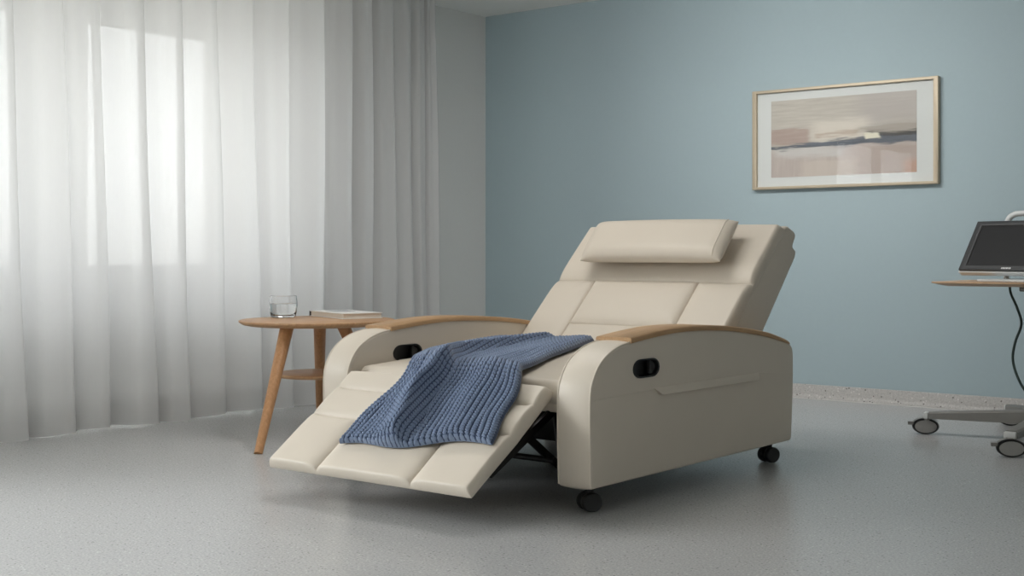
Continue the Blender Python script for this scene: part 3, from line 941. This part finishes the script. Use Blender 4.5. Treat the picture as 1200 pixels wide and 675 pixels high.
# ------------------------------------------------------------------ computer cart
CC = Vector((-1.408, 4.976, 0))
K = root('computer_cart', (CC.x, CC.y, 0), 'grey wheeled computer cart with oak worktop against the blue wall', 'cart')
CZ = 0.592
g = Geo()
x0, x1, y0, y1 = -1.822, -0.98, 4.855, 5.32
pl = []
for (cx, cy, a0) in ((x1 - 0.03, y1 - 0.03, 0), (x0 + 0.03, y1 - 0.03, PI / 2), (x0 + 0.03, y0 + 0.03, PI), (x1 - 0.03, y0 + 0.03, 1.5 * PI)):
    for k in range(7):
        a = a0 + PI / 2 * k / 6
        pl.append((cx + 0.03 * math.cos(a), cy + 0.03 * math.sin(a)))
cx, cy = (x0 + x1) / 2, (y0 + y1) / 2
def ring_at(sc, z):
    return [(cx + (p[0] - cx) * (1 - sc / (x1 - x0) * 2), cy + (p[1] - cy) * (1 - sc / (y1 - y0) * 2), z) for p in pl]
g.grid([ring_at(0.045, CZ - 0.017), ring_at(0.012, CZ - 0.009), ring_at(0.0, CZ - 0.005), ring_at(0.0, CZ - 0.001), ring_at(0.002, CZ)], closed_v=True)
n = len(pl)
g.f += [tuple(range(n)), tuple(4 * n + k for k in range(n))]; g.mi += [0, 0]
g.obj('worktop', OAK_TOP, K, sharp=40)
# column, hub, bracket
Geo().lathe([(0.034, 0.09), (0.034, 0.32), (0.027, 0.325), (0.027, CZ - 0.03)], (CC.x, CC.y, 0), 32).obj('column', SILVER, K, sharp=40)
Geo().lathe([(0.03, 0.066), (0.075, 0.068), (0.085, 0.075), (0.085, 0.106), (0.07, 0.118), (0.038, 0.122)], (CC.x, CC.y, 0), 40).obj('hub', SILVER, K, sharp=40)
Geo().box(CC.x - 0.10, CC.x + 0.10, CC.y - 0.05, CC.y + 0.16, CZ - 0.034, CZ - 0.0165).obj('bracket', GREYP, K, bevel=0.004)
# five legs with big grey swivel casters
cam_ang = math.atan2(0.6232, 0.7821)
for k in range(5):
    a_c = math.radians((191, 269, 341, 53, 126)[k])
    wx, wy = math.cos(a_c), math.sin(a_c)
    d = Vector((wx, wy, 0)); s = Vector((-wy, wx, 0))
    end = CC + d * 0.445
    rows = []
    for t in np.linspace(0, 1, 8):
        c = CC + d * (0.06 + 0.375 * t)
        zt = 0.116 - 0.027 * t; zb_ = 0.066 - 0.003 * t; hw = 0.034 - 0.012 * t
        rows.append([c + s * hw + Vector((0, 0, zb_)), c + s * hw * 1.0 + Vector((0, 0, zt - 0.006)), c + s * hw * 0.7 + Vector((0, 0, zt)), c - s * hw * 0.7 + Vector((0, 0, zt)), c - s * hw + Vector((0, 0, zt - 0.006)), c - s * hw + Vector((0, 0, zb_))])
    g = Geo().grid(rows, closed_v=True)
    g.f += [tuple(range(6)), tuple(len(g.v) - 6 + q for q in range(6))]; g.mi += [0, 0]
    leg = g.obj('leg', GREYP, K, sharp=35)
    # white end cap
    c = CC + d * 0.437
    g = Geo()
    g.add([c + s * a * 0.0205 + d * b + Vector((0, 0, z)) for a in (-1, 1) for b in (0, 0.018) for z in (0.062, 0.086)],
          [(0, 1, 3, 2), (4, 6, 7, 5), (0, 4, 5, 1), (2, 3, 7, 6), (0, 2, 6, 4), (1, 5, 7, 3)])
    g.obj('end_cap', SILVER, leg, bevel=0.004)
    # caster: broad disc wheel facing the room, trailing to the left
    ax_ = Vector((0.40, -0.92, 0)).normalized()
    bx = Vector((-ax_.y, ax_.x, 0))
    cen = CC + d * 0.455 + bx * 0.006
    rw, rz, wt = 0.050, 0.0305, 0.030
    g = Geo()
    g.lathe([(0.012, 0.050), (0.016, 0.057), (0.016, 0.066)], CC + d * 0.445, 20)
    arcs = []
    for q in range(15):
        th = math.radians(25 + 150 * q / 14.0)
        p = cen + bx * (-(rw + 0.004) * math.cos(th) * -1.0) + Vector((0, 0, rz + 0.0006 + (rz + 0.0035) * math.sin(th)))
        arcs.append([p - ax_ * wt * 0.62, p + ax_ * wt * 0.62])
    g.grid([[a[0] for a in arcs], [a[1] for a in arcs]])
    tip = cen - bx * (rw + 0.010) + Vector((0, 0, rz + 0.012))
    g.add([tip + bx * p - bx * 0 + ax_ * a * 0.012 + Vector((0, 0, z)) for p in (-0.006, 0.016) for a in (-1, 1) for z in (-0.006, 0.006)],
          [(0, 1, 3, 2), (4, 6, 7, 5), (0, 4, 5, 1), (2, 3, 7, 6), (0, 2, 6, 4), (1, 5, 7, 3)])
    cs = g.obj('caster', GREYP, K, sharp=40)
    w = Geo().lathe([(0.80, -wt * 0.5), (0.93, -wt * 0.5), (0.98, -wt * 0.3), (1.0, 0), (0.98, wt * 0.3), (0.93, wt * 0.5), (0.80, wt * 0.5)], cen + Vector((0, 0, rz + 0.0006)), 40, ax=bx, ay=(0, 0, 1), az=ax_, sx=rw, sy=rz)
    w.obj('wheel', RUBBER, cs, sharp=40)
    w = Geo().lathe([(0.0, -wt * 0.53), (0.78, -wt * 0.53), (0.82, -wt * 0.48), (0.82, wt * 0.48), (0.78, wt * 0.53), (0.0, wt * 0.53)], cen + Vector((0, 0, rz + 0.0006)), 40, ax=bx, ay=(0, 0, 1), az=ax_, sx=rw, sy=rz)
    w.obj('wheel_cover', WHEELG, cs, sharp=40)
# push handle rising behind the monitor
hy = 5.25
hp = crom([(-1.655, hy, CZ - 0.004), (-1.655, hy, 0.70), (-1.655, hy, 0.80), (-1.648, hy, 0.835), (-1.628, hy, 0.853), (-1.59, hy, 0.859), (-1.41, hy, 0.860), (-1.23, hy, 0.859), (-1.19, hy, 0.853), (-1.17, hy, 0.835), (-1.163, hy, 0.80), (-1.163, hy, 0.70), (-1.163, hy, CZ - 0.004)], 4)
Geo().tube(hp, 0.0115, 14).obj('push_handle', SILVER, K)
cb = [(x + 0.047, y + 0.037, z) for (x, y, z) in [(-1.63, 5.02, CZ - 0.012), (-1.625, 5.02, 0.545), (-1.598, 5.01, 0.49), (-1.580, 5.0, 0.43), (-1.600, 4.99, 0.36), (-1.605, 4.98, 0.29), (-1.575, 4.97, 0.21), (-1.53, 4.97, 0.15), (-1.48, 4.97, 0.108)]]
cb = crom(cb, 6)
Geo().tube(cb, 0.0048, 10).obj('cable', CABLE, K)

# monitor
rdir = Vector((0.951, -0.307, 0)); ndir = Vector((-0.307, -0.951, 0))
mc = Vector((-1.42, 4.95, 0)); mw = 0.76
M = root('computer_monitor', (mc.x, mc.y, CZ), 'dark tilted flat computer monitor standing on the cart worktop', 'monitor')
zb0, zt0 = 0.633, 0.825
lean = Vector((0.307, 0.951, 0)) * 0.122
upv = (lean + Vector((0, 0, zt0 - zb0))); mh = upv.length; upv.normalize()
fn = rdir.cross(upv).normalized()
if fn.dot(ndir) < 0: fn = -fn
bl = mc - rdir * mw / 2 + Vector((0, 0, zb0))
def mpanel(u0, u1, v0, v1, d0, d1):
    vs = [bl + rdir * u + upv * v + fn * d for u in (u0, u1) for v in (v0, v1) for d in (d0, d1)]
    return Geo().add(vs, [(0, 1, 3, 2), (4, 6, 7, 5), (0, 4, 5, 1), (2, 3, 7, 6), (0, 2, 6, 4), (1, 5, 7, 3)])
mpanel(-0.006, mw + 0.006, -0.006, mh + 0.006, -0.030, -0.004).obj('rear_shell', SILVER, M, bevel=0.004)
g = Geo()
def mring(i, d, b=0.0):
    return [bl + rdir * u + upv * v + fn * d for (u, v) in ((i, i + b), (mw - i, i + b), (mw - i, mh - i * 0.75), (i, mh - i * 0.75))]
g.grid([mring(0, -0.005), mring(0, 0.006), mring(0.026, 0.006, -0.006), mring(0.030, -0.001, -0.006)], closed_v=True)
bz = g.obj('bezel', BEZEL, M, bevel=0.0015)
mpanel(0.026, mw - 0.026, 0.016, mh - 0.018, -0.004, 0.0005).obj('screen', SCREEN, M, smooth=False)
# little maker's mark on the lower bezel
g = Geo()
wds = [0.004, 0.006, 0.005, 0.006, 0.003, 0.006]
u = 0.192
for wd in wds:
    vs = [bl + rdir * a + upv * b + fn * 0.0063 for (a, b) in ((u, 0.0055), (u + wd, 0.0055), (u + wd, 0.0125), (u, 0.0125))]
    g.add(vs, [(0, 1, 2, 3)]); u += wd + 0.0022
g.obj('maker_mark', MARK, bz, smooth=False)
sb = mc + lean * 0.35
g = Geo()
vs = [sb + rdir * a + Vector((0.307, 0.951, 0)) * b + Vector((0, 0, z)) for a in (-0.235, 0.235) for b in (-0.13, 0.13) for z in (CZ + 0.0006, CZ + 0.010)]
g.add(vs, [(0, 1, 3, 2), (4, 6, 7, 5), (0, 4, 5, 1), (2, 3, 7, 6), (0, 2, 6, 4), (1, 5, 7, 3)])
g.obj('stand_base', SILVER, M, bevel=0.004)
g = Geo()
vs = [sb + rdir * a + Vector((0.307, 0.951, 0)) * b + Vector((0, 0, z)) for a in (-0.07, 0.07) for b in (0.03, 0.06) for z in (CZ + 0.009, CZ + 0.16)]
g.add(vs, [(0, 1, 3, 2), (4, 6, 7, 5), (0, 4, 5, 1), (2, 3, 7, 6), (0, 2, 6, 4), (1, 5, 7, 3)])
g.obj('stand_neck', GREYP, M, bevel=0.004)

# ------------------------------------------------------------------ light
w = bpy.data.worlds.new('overcast'); scene.world = w; w.use_nodes = True
nt = w.node_tree; nt.nodes.clear()
o_ = nt.nodes.new('ShaderNodeOutputWorld'); bg = nt.nodes.new('ShaderNodeBackground')
tc = nt.nodes.new('ShaderNodeTexCoord'); sp = nt.nodes.new('ShaderNodeSeparateXYZ'); rp = nt.nodes.new('ShaderNodeValToRGB')
mr = nt.nodes.new('ShaderNodeMapRange'); mr.inputs[1].default_value = -0.2; mr.inputs[2].default_value = 0.8
nt.links.new(tc.outputs['Generated'], sp.inputs[0]); nt.links.new(sp.outputs[2], mr.inputs[0]); nt.links.new(mr.outputs[0], rp.inputs[0])
el = rp.color_ramp.elements
el[0].position = 0.16; el[0].color = (0.62, 0.61, 0.57, 1)
el[1].position = 0.26; el[1].color = (0.97, 0.985, 1.0, 1)
nt.links.new(rp.outputs[0], bg.inputs[0]); bg.inputs[1].default_value = 20.5
nt.links.new(bg.outputs[0], o_.inputs[0])
for (a, b) in (W1, W2):
    L = bpy.data.lights.new('window_portal', 'AREA'); L.shape = 'RECTANGLE'
    L.size = ZT - ZS; L.size_y = b - a
    L.cycles.is_portal = True
    lo = bpy.data.objects.new('window_portal', L); COL.objects.link(lo)
    lo.location = (XW - 0.36, (a + b) / 2, (ZS + ZT) / 2); lo.rotation_euler = (0, -PI / 2, 0)

# unseen flush fill panel, added to brighten the recliner and floor
def fill_panel(x, y, power, label):
    r = root('fill_panel_light', (x, y, ZC), label, 'fill light')
    g = Geo()
    for (a, b, c, d) in ((-0.62, 0.62, -0.32, -0.30), (-0.62, 0.62, 0.30, 0.32), (-0.62, -0.60, -0.30, 0.30), (0.60, 0.62, -0.30, 0.30)):
        g.box(x + a, x + b, y + c, y + d, ZC - 0.03, ZC - 0.0005)
    g.obj('frame', WHITEP, r, smooth=False, weld=False)
    Geo().box(x - 0.60, x + 0.60, y - 0.30, y + 0.30, ZC - 0.012, ZC - 0.001).obj('diffuser', WHITEP, r, smooth=False)
    L = bpy.data.lights.new('fill_panel_lamp', 'AREA'); L.shape = 'RECTANGLE'; L.size = 1.18; L.size_y = 0.58
    L.energy = power; L.color = (1.0, 0.98, 0.95)
    lo = bpy.data.objects.new('fill_panel_lamp', L); COL.objects.link(lo)
    lo.location = (x, y, ZC - 0.014)
fill_panel(-2.80, 3.30, 14.0, 'unseen flat white fill panel added above the recliner and side table')
# unseen slim fill lamp, added and tilted to brighten the blue wall
WX, WY, WZ = -2.65, 4.15, ZC - 0.10
r = root('wall_fill_light', (WX, WY, ZC), 'unseen slim white fill light added to brighten the blue wall', 'fill light')
tn = Vector((0, 0.82, -0.57)).normalized(); tu = Vector((0, 0.57, 0.82)).normalized(); tx = Vector((1, 0, 0))
def wall_fill_box(a, b, c, d, e, f):
    vs = [Vector((WX, WY, WZ)) + tx * x + tu * y + tn * z for x in (a, b) for y in (c, d) for z in (e, f)]
    return Geo().add(vs, [(0, 1, 3, 2), (4, 6, 7, 5), (0, 4, 5, 1), (2, 3, 7, 6), (0, 2, 6, 4), (1, 5, 7, 3)])
wall_fill_box(-0.70, 0.70, -0.075, 0.075, -0.055, -0.004).obj('housing', WHITEP, r, smooth=False)
Geo().box(WX - 0.03, WX + 0.03, WY - 0.03, WY + 0.03, WZ, ZC - 0.0005).obj('mount', WHITEP, r, smooth=False)
L = bpy.data.lights.new('wall_fill_lamp', 'AREA'); L.shape = 'RECTANGLE'; L.size = 1.36; L.size_y = 0.13
L.energy = 12.5; L.color = (1.0, 0.99, 0.97); L.spread = math.radians(130)
lo = bpy.data.objects.new('wall_fill_lamp', L); COL.objects.link(lo)
lo.location = Vector((WX, WY, WZ)) + tn * 0.002
lo.rotation_euler = tn.to_track_quat('-Z', 'Y').to_euler()

# ------------------------------------------------------------------ camera
cam = bpy.data.cameras.new('camera'); co = bpy.data.objects.new('camera', cam); COL.objects.link(co)
co.location = (0, 0, 0.7)
co.rotation_euler = (PI / 2, 0, math.atan2(0.6232, 0.7821))
cam.sensor_width = 36; cam.lens = 1506 / 1200 * 36
cam.shift_y = -40.5 / 1200
cam.clip_start = 0.05
scene.camera = co
